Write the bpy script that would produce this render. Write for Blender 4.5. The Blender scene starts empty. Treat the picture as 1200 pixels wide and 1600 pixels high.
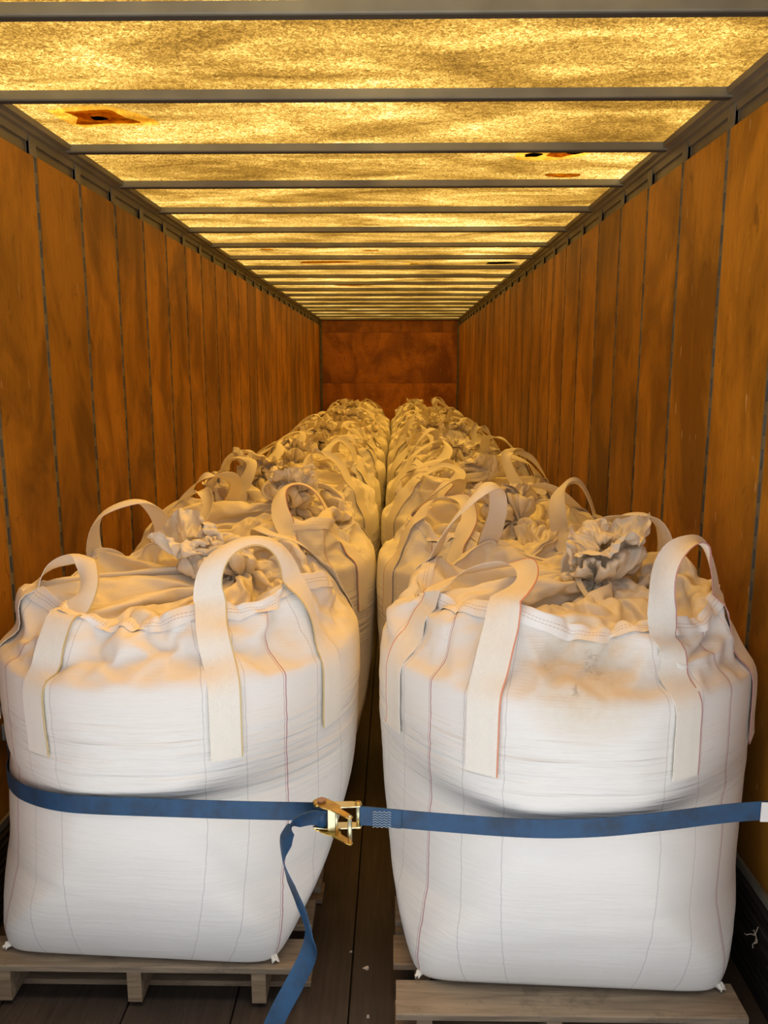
import bpy, math, random
import numpy as np
from mathutils import Vector, noise

S = bpy.context.scene
COL = S.collection
PI = math.pi
random.seed(7)

# ------------------------------------------------------------------ camera, sky, sun, exposure
F = 1260.0
PITCH = math.atan(220 / F)
cam = bpy.data.cameras.new('camera')
cam.sensor_fit = 'VERTICAL'; cam.sensor_height = 36.0; cam.lens = F / 1600 * 36
cam.clip_start = .05; cam.clip_end = 200
cam_ob = bpy.data.objects.new('camera', cam); COL.objects.link(cam_ob)
cam_ob.location = (0, 0, 1.87)
cam_ob.rotation_euler = (PI / 2 - PITCH, 0, math.atan(20 / F * math.cos(PITCH)))
S.camera = cam_ob

S.view_settings.view_transform = 'Standard'
S.view_settings.look = 'None'
S.view_settings.gamma = 1.0
S.view_settings.use_curve_mapping = False
S.view_settings.exposure = 0.0
S.cycles.use_denoising = True
S.cycles.max_bounces = 10
S.cycles.diffuse_bounces = 6
S.cycles.transparent_max_bounces = 12
S.cycles.sample_clamp_indirect = 6

world = bpy.data.worlds.new('sky'); S.world = world; world.use_nodes = True
wn = world.node_tree.nodes; wl = world.node_tree.links
bg = wn['Background']
bg.inputs[0].default_value = (.80, .87, 1.0, 1); bg.inputs[1].default_value = .72

sun = bpy.data.lights.new('sun', 'SUN'); sun.energy = 13.0; sun.angle = math.radians(70)
sun.color = (1, .93, .78)
sun_ob = bpy.data.objects.new('sun', sun); COL.objects.link(sun_ob)
sun_ob.rotation_euler = (math.radians(-14), math.radians(10), 0)

XL, XR = -1.36, 1.10            # inner faces of the side panels
Y0, Y1 = 1.45, 14.57            # rear opening and front wall
ZR = 2.78                       # roof

# ------------------------------------------------------------------ material helpers
def mat(name):
    m = bpy.data.materials.new(name); m.use_nodes = True
    nt = m.node_tree
    return m, nt, nt.nodes['Principled BSDF']
def nd(nt, t, **kw):
    n = nt.nodes.new(t)
    for k, v in kw.items():
        if k.startswith('_'): setattr(n, k[1:], v)
        else: n.inputs[k].default_value = v
    return n
def lk(nt, a, b): nt.links.new(a, b)
def ramp(nt, src, stops):
    r = nt.nodes.new('ShaderNodeValToRGB')
    el = r.color_ramp.elements
    while len(el) < len(stops): el.new(.5)
    for e, (p, c) in zip(el, stops):
        e.position = p; e.color = (*c, 1) if len(c) == 3 else c
    lk(nt, src, r.inputs[0]); return r.outputs[0]
def coords(nt, scale=(1, 1, 1), kind='Object', loc=(0, 0, 0)):
    tc = nt.nodes.new('ShaderNodeTexCoord'); mp = nt.nodes.new('ShaderNodeMapping')
    mp.inputs['Scale'].default_value = scale; mp.inputs['Location'].default_value = loc
    lk(nt, tc.outputs[kind], mp.inputs[0]); return mp.outputs[0]
def noi(nt, vec, scale, detail=3, rough=.5, dist=0):
    n = nd(nt, 'ShaderNodeTexNoise', Scale=scale, Detail=detail, Roughness=rough, Distortion=dist)
    lk(nt, vec, n.inputs['Vector']); return n.outputs[0]
def mth(nt, op, a, b=None, c=None, clamp=False):
    n = nt.nodes.new('ShaderNodeMath'); n.operation = op; n.use_clamp = clamp
    for i, v in enumerate((a, b, c)):
        if v is None: continue
        if isinstance(v, (int, float)): n.inputs[i].default_value = v
        else: lk(nt, v, n.inputs[i])
    return n.outputs[0]
def mixc(nt, f, a, b, mode='MIX'):
    n = nt.nodes.new('ShaderNodeMix'); n.data_type = 'RGBA'; n.blend_type = mode
    for k, v in ((0, f), (6, a), (7, b)):
        if isinstance(v, (int, float)): n.inputs[k].default_value = v
        elif isinstance(v, tuple): n.inputs[k].default_value = (*v, 1) if len(v) == 3 else v
        else: lk(nt, v, n.inputs[k])
    return n.outputs[2]
def bump(nt, h, strength, dist, bsdf, prev=None):
    b = nd(nt, 'ShaderNodeBump', Strength=strength, Distance=dist)
    lk(nt, h, b.inputs['Height'])
    if prev is not None: lk(nt, prev, b.inputs['Normal'])
    if bsdf is not None: lk(nt, b.outputs[0], bsdf.inputs['Normal'])
    return b.outputs[0]
def objrand(nt):
    return nt.nodes.new('ShaderNodeObjectInfo').outputs['Random']
def simple(name, col, rough=.5, metal=0, bumpscale=None, var=None):
    m, nt, b = mat(name)
    b.inputs['Base Color'].default_value = (*col, 1)
    b.inputs['Roughness'].default_value = rough; b.inputs['Metallic'].default_value = metal
    if var:
        n = noi(nt, coords(nt), var[0], 4)
        lk(nt, ramp(nt, n, [(.3, tuple(c * var[1] for c in col)), (.7, col)]), b.inputs['Base Color'])
    if bumpscale:
        bump(nt, noi(nt, coords(nt), bumpscale, 3), .25, .002, b)
    return m

# plywood of the side walls: amber varnish, fine vertical grain, scuffs and stains
def plywood(name, base, dark, grain_axis='Z'):
    m, nt, b = mat(name)
    sc = {'Z': (9, 9, .55), 'X': (.55, 9, 9)}[grain_axis]
    rnd = objrand(nt)
    off = nt.nodes.new('ShaderNodeCombineXYZ')
    lk(nt, mth(nt, 'MULTIPLY', rnd, 37.0), off.inputs[0]); lk(nt, mth(nt, 'MULTIPLY', rnd, 91.0), off.inputs[1]); lk(nt, mth(nt, 'MULTIPLY', rnd, 53.0), off.inputs[2])
    def shifted(scale):
        tc = nt.nodes.new('ShaderNodeTexCoord'); a = nt.nodes.new('ShaderNodeVectorMath'); a.operation = 'MULTIPLY_ADD'
        lk(nt, tc.outputs['Object'], a.inputs[0]); a.inputs[1].default_value = scale; lk(nt, off.outputs[0], a.inputs[2])
        return a.outputs[0]
    g = noi(nt, shifted(sc), 4.0, 6, .65, .4)
    fine = noi(nt, shifted(tuple(s * 4 for s in sc)), 6.0, 3, .6)
    blot = noi(nt, shifted((1.6, 1.6, .9)), 1.6, 5, .6, .8)
    c = ramp(nt, g, [(.25, dark), (.5, tuple((x + y) / 2 for x, y in zip(base, dark))), (.72, base)])
    c = mixc(nt, .45, c, ramp(nt, fine, [(.3, tuple(x * .6 for x in base)), (.65, tuple(min(1, x * 1.18) for x in base))]))
    c = mixc(nt, ramp(nt, blot, [(.38, (.75,) * 3), (.58, (0,) * 3)]), c, tuple(x * .42 for x in dark))
    st = noi(nt, shifted((5, 5, 2.0)), 3.2, 5, .7, 1.2)
    c = mixc(nt, ramp(nt, st, [(.58, (0,) * 3), (.72, (.75,) * 3)]), c, tuple(x * .35 for x in dark))
    sp = noi(nt, shifted((14, 14, 3.2)), 3.0, 2)
    c = mixc(nt, ramp(nt, sp, [(.72, (0,) * 3), (.76, (.45,) * 3)]), c, (.62, .42, .22))
    # value shift from sheet to sheet
    hv = nd(nt, 'ShaderNodeHueSaturation'); hv.inputs['Saturation'].default_value = 1.0
    lk(nt, mth(nt, 'MULTIPLY_ADD', rnd, .40, .78), hv.inputs['Value']); lk(nt, c, hv.inputs['Color'])
    lk(nt, hv.outputs[0], b.inputs['Base Color'])
    b.inputs['Roughness'].default_value = .52
    b.inputs['Specular IOR Level'].default_value = .30
    bump(nt, fine, .2, .002, b)
    return m

M = {}
M['ply'] = plywood('amber_plywood', (.44, .195, .014), (.27, .100, .005))
M['ply_front'] = plywood('amber_plywood_end', (.50, .190, .020), (.36, .11, .010), 'X')
M['steel'] = simple('dull_steel', (.30, .29, .26), .42, .55, 40, (9, .6))
M['post'] = simple('post_steel', (.18, .165, .125), .65, .1, None, (14, .6))
M['slot'] = simple('slot_dark', (.012, .010, .008), .9)
M['bow'] = simple('bow_steel', (.25, .24, .18), .45, .25, 30, (5, .62))
M['bow_strip'] = simple('dark_bow_strip', (.035, .033, .026), .7)  # near-black colour of the strip under each bow
M['rail'] = simple('rail_aluminium', (.19, .17, .125), .5, .3, 25, (4, .6))
M['skin'] = simple('outer_skin', (.30, .27, .21), .6, .1)
M['zinc'] = simple('yellow_zinc', (.80, .50, .13), .28, 1.0, 60, (30, .55))
M['zinc_pale'] = simple('pale_zinc', (.66, .62, .40), .3, 1.0, 60)
M['bolt'] = simple('brown_steel', (.45, .28, .2), .35, 1.0)
M['white_tag'] = simple('white_plastic', (.8, .78, .74), .5)
M['chip'] = simple('pale_chip', (.62, .52, .40), .8)
M['cord'] = simple('tie_cloth', (.66, .60, .48), .6)

# translucent fibreglass roof, glass strands and grime
def roof_material():
    m = bpy.data.materials.new('translucent_fibreglass'); m.use_nodes = True
    nt = m.node_tree; nt.nodes.clear()
    out = nt.nodes.new('ShaderNodeOutputMaterial')
    v = coords(nt)
    warp = nd(nt, 'ShaderNodeTexNoise', Scale=9.0, Detail=2.0); lk(nt, v, warp.inputs[0])
    va = nt.nodes.new('ShaderNodeVectorMath'); va.operation = 'MULTIPLY_ADD'
    lk(nt, warp.outputs['Color'], va.inputs[0]); va.inputs[1].default_value = (.05, .05, .05); lk(nt, v, va.inputs[2])
    fib = noi(nt, va.outputs[0], 75.0, 2.5, .7, 1.6)
    fib = ramp(nt, fib, [(.38, (0,) * 3), (.49, (.35,) * 3), (.62, (1,) * 3)])
    cl = noi(nt, coords(nt, (.8, 2.0, 1)), 2.1, 5, .62, .6)
    cl = ramp(nt, cl, [(.30, (0,) * 3), (.50, (.45,) * 3), (.70, (1,) * 3)])
    big = noi(nt, coords(nt, (.5, .6, 1), loc=(3, 1, 0)), 1.6, 2)
    t = mth(nt, 'MULTIPLY', mth(nt, 'MULTIPLY_ADD', fib, .64, .36), mth(nt, 'MULTIPLY_ADD', cl, .80, .24))
    t = mth(nt, 'MULTIPLY', t, mth(nt, 'MULTIPLY_ADD', big, .8, .6))
    col = ramp(nt, t, [(.0, (.03, .014, .002)), (.16, (.13, .065, .009)), (.40, (.40, .225, .040)), (.72, (.88, .60, .17)), (1, (1, .90, .56))])
    tr = nt.nodes.new('ShaderNodeBsdfTranslucent'); lk(nt, col, tr.inputs[0])
    tp = nt.nodes.new('ShaderNodeBsdfTransparent')
    lk(nt, mixc(nt, 1.0, col, (1.0, .86, .54), 'MULTIPLY'), tp.inputs[0])
    df = nt.nodes.new('ShaderNodeBsdfDiffuse'); df.inputs[0].default_value = (.45, .34, .17, 1)
    m1 = nt.nodes.new('ShaderNodeMixShader'); m1.inputs[0].default_value = .55
    lk(nt, tr.outputs[0], m1.inputs[1]); lk(nt, tp.outputs[0], m1.inputs[2])
    m2 = nt.nodes.new('ShaderNodeMixShader'); m2.inputs[0].default_value = .12
    lk(nt, m1.outputs[0], m2.inputs[1]); lk(nt, df.outputs[0], m2.inputs[2])
    lk(nt, m2.outputs[0], out.inputs[0])
    return m
M['roof'] = roof_material()
def patch_material(name, c1, c2, thru=.7):
    m = bpy.data.materials.new(name); m.use_nodes = True
    nt = m.node_tree; nt.nodes.clear()
    out = nt.nodes.new('ShaderNodeOutputMaterial')
    tr = nt.nodes.new('ShaderNodeBsdfTranslucent')
    lk(nt, ramp(nt, noi(nt, coords(nt), 18.0, 4, .6, .8), [(.35, c1), (.65, c2)]), tr.inputs[0])
    tp = nt.nodes.new('ShaderNodeBsdfTransparent'); lk(nt, tr.inputs[0].links[0].from_socket, tp.inputs[0])
    mx = nt.nodes.new('ShaderNodeMixShader'); mx.inputs[0].default_value = thru
    lk(nt, tr.outputs[0], mx.inputs[1]); lk(nt, tp.outputs[0], mx.inputs[2])
    lk(nt, mx.outputs[0], out.inputs[0]); return m
M['patch_halo'] = patch_material('resin_halo', (1.0, .86, .50), (1.0, .96, .75))
M['patch_rust'] = patch_material('rusty_patch', (.42, .24, .05), (.70, .48, .14))
M['patch_dark'] = patch_material('dark_patch', (.02, .008, .004), (.06, .025, .01))

# woven polypropylene of the bags
def fabric(name, base, thin=False):
    m, nt, b = mat(name)
    uv = nt.nodes.new('ShaderNodeTexCoord').outputs['UV']
    sep = nt.nodes.new('ShaderNodeSeparateXYZ'); lk(nt, uv, sep.inputs[0])
    obv = coords(nt)
    soft = noi(nt, obv, 3.0, 4)
    c = ramp(nt, soft, [(.3, tuple(x * .93 for x in base)), (.7, base)])
    nrm = None
    if not thin:
        fr = mth(nt, 'FRACT', sep.outputs[0])              # position across one of the four panels
        def line(pos, w):
            return mth(nt, 'LESS_THAN', mth(nt, 'ABSOLUTE', mth(nt, 'SUBTRACT', fr, pos)), w)
        wob = mth(nt, 'MULTIPLY_ADD', noi(nt, coords(nt, (1, 1, 6)), 4.0, 2), .010, -.005)
        fr = mth(nt, 'ADD', fr, wob)
        seam = mth(nt, 'MAXIMUM', line(.004, .0022), line(.996, .0008))
        gray = mth(nt, 'MAXIMUM', mth(nt, 'MAXIMUM', line(.135, .0016), line(.265, .0016)), mth(nt, 'MAXIMUM', line(.735, .0016), line(.865, .0016)))
        c = mixc(nt, mth(nt, 'MULTIPLY', gray, .45), c, (.42, .38, .40))
        c = mixc(nt, mth(nt, 'MULTIPLY', seam, .75), c, (.40, .13, .17))
        # sewn-on and stretched creases running round the bag
        cr = noi(nt, coords(nt, (1.0, 1.0, 9.0)), 3.4, 4, .55, .5)
        cr2 = noi(nt, coords(nt, (2.2, 2.2, 30.0)), 3.0, 3, .5, .3)
        nrm = bump(nt, cr, .16, .018, None)
        nrm = bump(nt, cr2, .15, .006, None, nrm)
        wv = nd(nt, 'ShaderNodeTexWave', Scale=46.0, Distortion=1.2, Detail=1.0); wv.bands_direction = 'Z'
        lk(nt, obv, wv.inputs[0])
        nrm = bump(nt, wv.outputs[0], .07, .004, None, nrm)
        # tight creases where the cloth is strained below the shoulder
        so = nt.nodes.new('ShaderNodeSeparateXYZ'); lk(nt, obv, so.inputs[0])
        band = ramp(nt, so.outputs[2], [(.50, (0,) * 3), (.60, (1,) * 3), (.74, (1,) * 3), (.84, (0,) * 3)])
        cr3 = noi(nt, coords(nt, (.9, .9, 14.0)), 3.2, 2, .5, .25)
        nrm = bump(nt, mth(nt, 'MULTIPLY', cr3, band), .75, .022, None, nrm)
        dirt = noi(nt, obv, 7.0, 5, .7)
        c = mixc(nt, ramp(nt, dirt, [(.70, (0,) * 3), (.82, (.35,) * 3)]), c, (.50, .45, .36))
    else:
        cr = noi(nt, obv, 16.0, 5, .6, 1.2)
        vo = nd(nt, 'ShaderNodeTexVoronoi', Scale=13.0); vo.feature = 'SMOOTH_F1'; vo.inputs['Smoothness'].default_value = .35
        wr = nd(nt, 'ShaderNodeTexNoise', Scale=6.0, Detail=2.0); lk(nt, obv, wr.inputs[0])
        va = nt.nodes.new('ShaderNodeVectorMath'); va.operation = 'MULTIPLY_ADD'
        lk(nt, wr.outputs['Color'], va.inputs[0]); va.inputs[1].default_value = (.14, .14, .14); lk(nt, obv, va.inputs[2])
        lk(nt, va.outputs[0], vo.inputs['Vector'])
        nrm = bump(nt, vo.outputs[0], .55, .014, None)
        nrm = bump(nt, cr, .40, .006, None, nrm)
    bump(nt, noi(nt, obv, 420.0, 1), .10, .0015, b, nrm)
    lk(nt, c, b.inputs['Base Color'])
    b.inputs['Roughness'].default_value = .42 if thin else .58
    b.inputs['Specular IOR Level'].default_value = .5 if thin else .3
    b.inputs['Subsurface Weight'].default_value = 0
    return m
M['fabric'] = fabric('woven_bag_cloth', (.83, .80, .745))
M['cover'] = fabric('thin_bag_cloth', (.81, .745, .62), True)
def soiled():
    m = fabric('woven_bag_cloth_soiled', (.83, .80, .745)); nt = m.node_tree; b = nt.nodes['Principled BSDF']
    src = b.inputs['Base Color'].links[0].from_socket
    obv = coords(nt)
    def blob(cx, cy, cz, r, soft):
        d = nt.nodes.new('ShaderNodeVectorMath'); d.operation = 'DISTANCE'
        lk(nt, obv, d.inputs[0]); d.inputs[1].default_value = (cx, cy, cz)
        return mth(nt, 'DIVIDE', mth(nt, 'SUBTRACT', r, d.outputs['Value']), soft, clamp=True)
    n1 = noi(nt, obv, 26.0, 5, .7, 1.0)
    wide = mth(nt, 'MULTIPLY', blob(.0, -.50, .96, .20, .10), mth(nt, 'MULTIPLY_ADD', n1, .7, .12))
    src = mixc(nt, wide, src, (.60, .46, .27))
    spots = mth(nt, 'MAXIMUM', mth(nt, 'MAXIMUM', blob(.03, -.47, .985, .050, .04), blob(-.10, -.47, .95, .026, .02)), blob(-.03, -.52, .92, .026, .02))
    spots = mth(nt, 'MULTIPLY', spots, ramp(nt, noi(nt, coords(nt, (1, 1, 1.6)), 38.0, 4, .7, .6), [(.50, (0,) * 3), (.58, (1,) * 3)]))
    src = mixc(nt, mth(nt, 'MULTIPLY', spots, .85), src, (.10, .07, .04))
    lk(nt, src, b.inputs['Base Color'])
    return m
M['fabric_soiled'] = soiled()

def webbing(name, base, edge):
    m, nt, b = mat(name)
    uv = nt.nodes.new('ShaderNodeTexCoord').outputs['UV']
    sep = nt.nodes.new('ShaderNodeSeparateXYZ'); lk(nt, uv, sep.inputs[0])
    u, v = sep.outputs[0], sep.outputs[1]
    zig = mth(nt, 'PINGPONG', u, .25)                       # herringbone
    h = mth(nt, 'SINE', mth(nt, 'MULTIPLY', mth(nt, 'ADD', v, mth(nt, 'MULTIPLY', zig, .10)), 1050.0))
    c = mixc(nt, mth(nt, 'MULTIPLY_ADD', h, .12, .08), base, tuple(x * .66 for x in base))
    if edge: c = mixc(nt, mth(nt, 'MULTIPLY', mth(nt, 'GREATER_THAN', u, .955), .8), c, edge)
    lk(nt, c, b.inputs['Base Color'])
    b.inputs['Roughness'].default_value = .6; b.inputs['Specular IOR Level'].default_value = .3
    bump(nt, h, .35, .0015, b)
    return m
M['web_yellow'] = webbing('cream_webbing_yellow_thread', (.88, .83, .735), (.62, .44, .12))
M['web_orange'] = webbing('cream_webbing_orange_thread', (.88, .83, .735), (.72, .20, .07))
M['web_red'] = webbing('cream_webbing_red_thread', (.88, .83, .735), (.45, .14, .15))
M['web_plain'] = webbing('cream_webbing', (.86, .81, .70), None)
def blue_web():
    m, nt, b = mat('blue_polyester_webbing')
    uv = nt.nodes.new('ShaderNodeTexCoord').outputs['UV']
    sep = nt.nodes.new('ShaderNodeSeparateXYZ'); lk(nt, uv, sep.inputs[0])
    h = mth(nt, 'SINE', mth(nt, 'MULTIPLY', sep.outputs[1], 1900.0))
    d = noi(nt, coords(nt), 11.0, 5, .7)
    c = ramp(nt, d, [(.38, (.008, .034, .075)), (.55, (.007, .062, .150)), (.75, (.008, .076, .180))])
    st = noi(nt, coords(nt, loc=(2, 4, 1)), 6.0, 4, .7)
    c = mixc(nt, ramp(nt, st, [(.58, (0,) * 3), (.70, (.5,) * 3)]), c, (.02, .045, .075))
    c = mixc(nt, mth(nt, 'MULTIPLY_ADD', h, .12, .12), c, (.006, .03, .09))
    lk(nt, c, b.inputs['Base Color']); b.inputs['Roughness'].default_value = .5
    bump(nt, h, .3, .001, b); return m
M['blue'] = blue_web()
M['thread'] = simple('pale_stitching', (.42, .50, .55), .7)

def floor_mat():
    m, nt, b = mat('trailer_floor_boards')
    g = noi(nt, coords(nt, (14, .9, 1)), 5.0, 6, .65, .5)
    c = ramp(nt, g, [(.3, (.030, .019, .013)), (.6, (.062, .042, .029)), (.8, (.11, .078, .054))])
    w = noi(nt, coords(nt), 2.4, 5, .6)
    c = mixc(nt, ramp(nt, w, [(.4, (.55,) * 3), (.65, (0,) * 3)]), c, (.022, .015, .011))
    s = noi(nt, coords(nt, (3, 1.2, 1)), 30.0, 2)
    c = mixc(nt, ramp(nt, s, [(.74, (0,) * 3), (.8, (.6,) * 3)]), c, (.20, .16, .12))
    lk(nt, c, b.inputs['Base Color']); b.inputs['Roughness'].default_value = .62
    bump(nt, g, .35, .003, b); return m
M['floor'] = floor_mat()
def lumber(name, a, d):
    m, nt, b = mat(name)
    rnd = objrand(nt)
    v = coords(nt, (1.2, 14, 14))
    va = nt.nodes.new('ShaderNodeVectorMath'); va.operation = 'ADD'; lk(nt, v, va.inputs[0]); lk(nt, rnd, va.inputs[1])
    g = noi(nt, va.outputs[0], 3.0, 5, .65, .8)
    c = ramp(nt, g, [(.28, d), (.62, a)])
    w = noi(nt, coords(nt), 9.0, 4, .7)
    c = mixc(nt, ramp(nt, w, [(.56, (0,) * 3), (.75, (.6,) * 3)]), c, tuple(x * .45 for x in d))
    lk(nt, c, b.inputs['Base Color']); b.inputs['Roughness'].default_value = .8
    bump(nt, g, .5, .004, b); return m
M['lumber'] = lumber('weathered_pallet_wood', (.32, .225, .135), (.16, .105, .06))
M['lumber_grey'] = lumber('grey_pallet_wood', (.29, .22, .145), (.14, .10, .065))
def scuff():
    m, nt, b = mat('dark_scuff_liner')
    g = noi(nt, coords(nt, (1, .6, 22)), 3.0, 5, .7, .3)
    c = ramp(nt, g, [(.4, (.018, .015, .013)), (.62, (.055, .047, .04)), (.75, (.24, .21, .18))])
    lk(nt, c, b.inputs['Base Color']); b.inputs['Roughness'].default_value = .42; b.inputs['Metallic'].default_value = .3
    return m
M['scuff'] = scuff()
M['ground'] = simple('bounce_ground', (.46, .49, .57), .9, 0, 8, (1.5, .85))  # pale bluish, so its bounce brightens the lower bag fronts

# ------------------------------------------------------------------ object helpers
def link(name, me, parent=None, mats=(), smooth=False):
    o = bpy.data.objects.new(name, me); COL.objects.link(o)
    if parent is not None: o.parent = parent
    for m in mats: me.materials.append(M[m] if isinstance(m, str) else m)
    if smooth:
        me.polygons.foreach_set('use_smooth', [True] * len(me.polygons))
    return o
def tag(o, label, cat, group=None):
    o['label'] = label; o['category'] = cat
    if group: o['group'] = group
    return o
def struct(o): o['kind'] = 'structure'; return o
def empty(name, loc=(0, 0, 0), rz=0, parent=None):
    o = bpy.data.objects.new(name, None); COL.objects.link(o); o.location = loc; o.rotation_euler = (0, 0, rz)
    o.empty_display_size = .2
    if parent is not None: o.parent = parent
    return o

class MB:
    """collects verts and faces of ONE mesh"""
    def __init__(s): s.v = []; s.f = []; s.mi = []
    def box(s, x0, x1, y0, y1, z0, z1, mi=0, ch=0.0):
        """box, with chamfered long edges when ch > 0"""
        if ch <= 0:
            b = len(s.v)
            s.v += [(x0, y0, z0), (x1, y0, z0), (x1, y1, z0), (x0, y1, z0), (x0, y0, z1), (x1, y0, z1), (x1, y1, z1), (x0, y1, z1)]
            s.f += [tuple(b + i for i in q) for q in ((0, 3, 2, 1), (4, 5, 6, 7), (0, 1, 5, 4), (1, 2, 6, 5), (2, 3, 7, 6), (3, 0, 4, 7))]
            s.mi += [mi] * 6; return s
        b = len(s.v)
        for sx, X in ((1, x0), (-1, x1)):
            for (yy, zz) in ((y0 + ch, z0), (y1 - ch, z0), (y1, z0 + ch), (y1, z1 - ch), (y1 - ch, z1), (y0 + ch, z1), (y0, z1 - ch), (y0, z0 + ch)):
                s.v.append((X, yy, zz))
        for i in range(8):
            j = (i + 1) % 8; s.f.append((b + i, b + j, b + 8 + j, b + 8 + i))
        s.f += [tuple(b + i for i in range(7, -1, -1)), tuple(b + 8 + i for i in range(8))]
        s.mi += [mi] * 10; return s
    def prism(s, prof, y0, y1, mi=0):
        """(x, z) outline drawn out along y"""
        b = len(s.v); n = len(prof)
        s.v += [(x, y0, z) for x, z in prof] + [(x, y1, z) for x, z in prof]
        for i in range(n):
            j = (i + 1) % n; s.f.append((b + i, b + j, b + n + j, b + n + i))
        s.f += [tuple(b + i for i in range(n - 1, -1, -1)), tuple(b + n + i for i in range(n))]
        s.mi += [mi] * (n + 2); return s
    def tube(s, pts, r, n=10, mi=0, closed=False):
        pts = [Vector(p) for p in pts]; b = len(s.v); m = len(pts)
        for k, p in enumerate(pts):
            if closed: d = (pts[(k + 1) % m] - pts[k - 1])
            else: d = pts[min(k + 1, m - 1)] - pts[max(k - 1, 0)]
            d.normalize(); a = Vector((0, 0, 1)) if abs(d.z) < .9 else Vector((1, 0, 0))
            u = d.cross(a).normalized(); w = d.cross(u)
            rr = r[k] if isinstance(r, (list, tuple)) else r
            for i in range(n):
                t = 2 * PI * i / n; s.v.append(tuple(p + u * math.cos(t) * rr + w * math.sin(t) * rr))
        segs = m if closed else m - 1
        for k in range(segs):
            for i in range(n):
                j = (i + 1) % n; k2 = (k + 1) % m
                s.f.append((b + k * n + i, b + k * n + j, b + k2 * n + j, b + k2 * n + i)); s.mi.append(mi)
        if not closed:
            s.f += [tuple(b + i for i in range(n - 1, -1, -1)), tuple(b + (m - 1) * n + i for i in range(n))]; s.mi += [mi] * 2
        return s
    def build(s, name, mats, parent=None, smooth=False):
        me = bpy.data.meshes.new(name); me.from_pydata(s.v, [], s.f)
        if len(mats) > 1: me.polygons.foreach_set('material_index', s.mi)
        o = link(name, me, parent, mats, smooth); me.validate(); me.update()
        # normals outwards
        import bmesh
        bm = bmesh.new(); bm.from_mesh(me); bmesh.ops.recalc_face_normals(bm, faces=bm.faces); bm.to_mesh(me); bm.free()
        return o

def catmull(pts, n):
    P = [np.array(p, float) for p in pts]
    P = [2 * P[0] - P[1]] + P + [2 * P[-1] - P[-2]]
    out = []
    segs = len(P) - 3
    for k in range(n):
        t = k / (n - 1) * segs; i = min(int(t), segs - 1); f = t - i
        a, b, c, d = P[i:i + 4]
        out.append(.5 * ((2 * b) + (-a + c) * f + (2 * a - 5 * b + 4 * c - d) * f * f + (-a + 3 * b - 3 * c + d) * f ** 3))
    return np.array(out)

def ribbon(name, path, wdir, width, thick, m, parent, cup=None, uv_flip=False):
    """flat webbing swept along path; wdir = direction of its width at each point; 6 points across, real thickness"""
    path = np.array(path, float); wdir = np.array(wdir, float); n = len(path)
    tan = np.gradient(path, axis=0); tan /= np.linalg.norm(tan, axis=1)[:, None] + 1e-9
    w = wdir - (wdir * tan).sum(1)[:, None] * tan; w /= np.linalg.norm(w, axis=1)[:, None] + 1e-9
    nr = np.cross(tan, w)
    wd = np.broadcast_to(np.array(width, float), (n,))
    cu = np.broadcast_to(np.array(0 if cup is None else cup, float), (n,))
    K = 6; us = np.linspace(0, 1, K)
    V = []; L = np.concatenate([[0], np.cumsum(np.linalg.norm(np.diff(path, axis=0), axis=1))])
    for side in (1, -1):
        for i in range(n):
            for u in us:
                V.append(path[i] + w[i] * wd[i] * (u - .5) + nr[i] * (cu[i] * (1 - (2 * u - 1) ** 2) + side * thick / 2))
    Fs = []; UV = []
    def vid(s_, i, k): return s_ * n * K + i * K + k
    def uvof(i, k): return (1 - us[k] if uv_flip else us[k], L[i])
    for i in range(n - 1):
        for k in range(K - 1):
            Fs.append((vid(0, i, k), vid(0, i, k + 1), vid(0, i + 1, k + 1), vid(0, i + 1, k))); UV += [uvof(i, k), uvof(i, k + 1), uvof(i + 1, k + 1), uvof(i + 1, k)]
            Fs.append((vid(1, i, k), vid(1, i + 1, k), vid(1, i + 1, k + 1), vid(1, i, k + 1))); UV += [uvof(i, k), uvof(i + 1, k), uvof(i + 1, k + 1), uvof(i, k + 1)]
        for k in (0, K - 1):
            q = (vid(0, i, k), vid(0, i + 1, k), vid(1, i + 1, k), vid(1, i, k))
            uvq = [uvof(i, k), uvof(i + 1, k), uvof(i + 1, k), uvof(i, k)]
            if k: q = q[::-1]; uvq = uvq[::-1]
            Fs.append(q); UV += uvq
    for i, fl in ((0, False), (n - 1, True)):
        for k in range(K - 1):
            q = [vid(0, i, k), vid(1, i, k), vid(1, i, k + 1), vid(0, i, k + 1)]; uvq = [uvof(i, k), uvof(i, k), uvof(i, k + 1), uvof(i, k + 1)]
            if fl: q = q[::-1]; uvq = uvq[::-1]
            Fs.append(tuple(q)); UV += uvq
    me = bpy.data.meshes.new(name); me.from_pydata([tuple(v) for v in V], [], Fs)
    ul = me.uv_layers.new(name='UVMap'); ul.data.foreach_set('uv', np.array(UV, float).reshape(-1))
    o = link(name, me, parent, (m,), True); me.set_sharp_from_angle(angle=math.radians(50)); return o

# ------------------------------------------------------------------ the trailer: floor, walls, roof
# floor: long boards running into the trailer
fl = MB()
edges = [XL - .04]
for xs in (-1.18, -.80, -.48, -.137, .19, .50, .82, XR + .04): edges.append(xs)
for a, b in zip(edges[:-1], edges[1:]):
    fl.box(a + .003, b - .003, Y0, Y1 + .05, -.03, 0, 0, .003)
fl.box(XL - .04, XR + .04, Y0, Y1 + .05, -.06, -.031, 1)
struct(fl.build('floor', ('floor', 'slot')))
g = MB(); g.box(-25, 25, -30, 40, -1.40, -1.20); struct(g.build('ground', ('ground',)))  # unseen plane, added to block the lower sky and bounce light in

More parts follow.
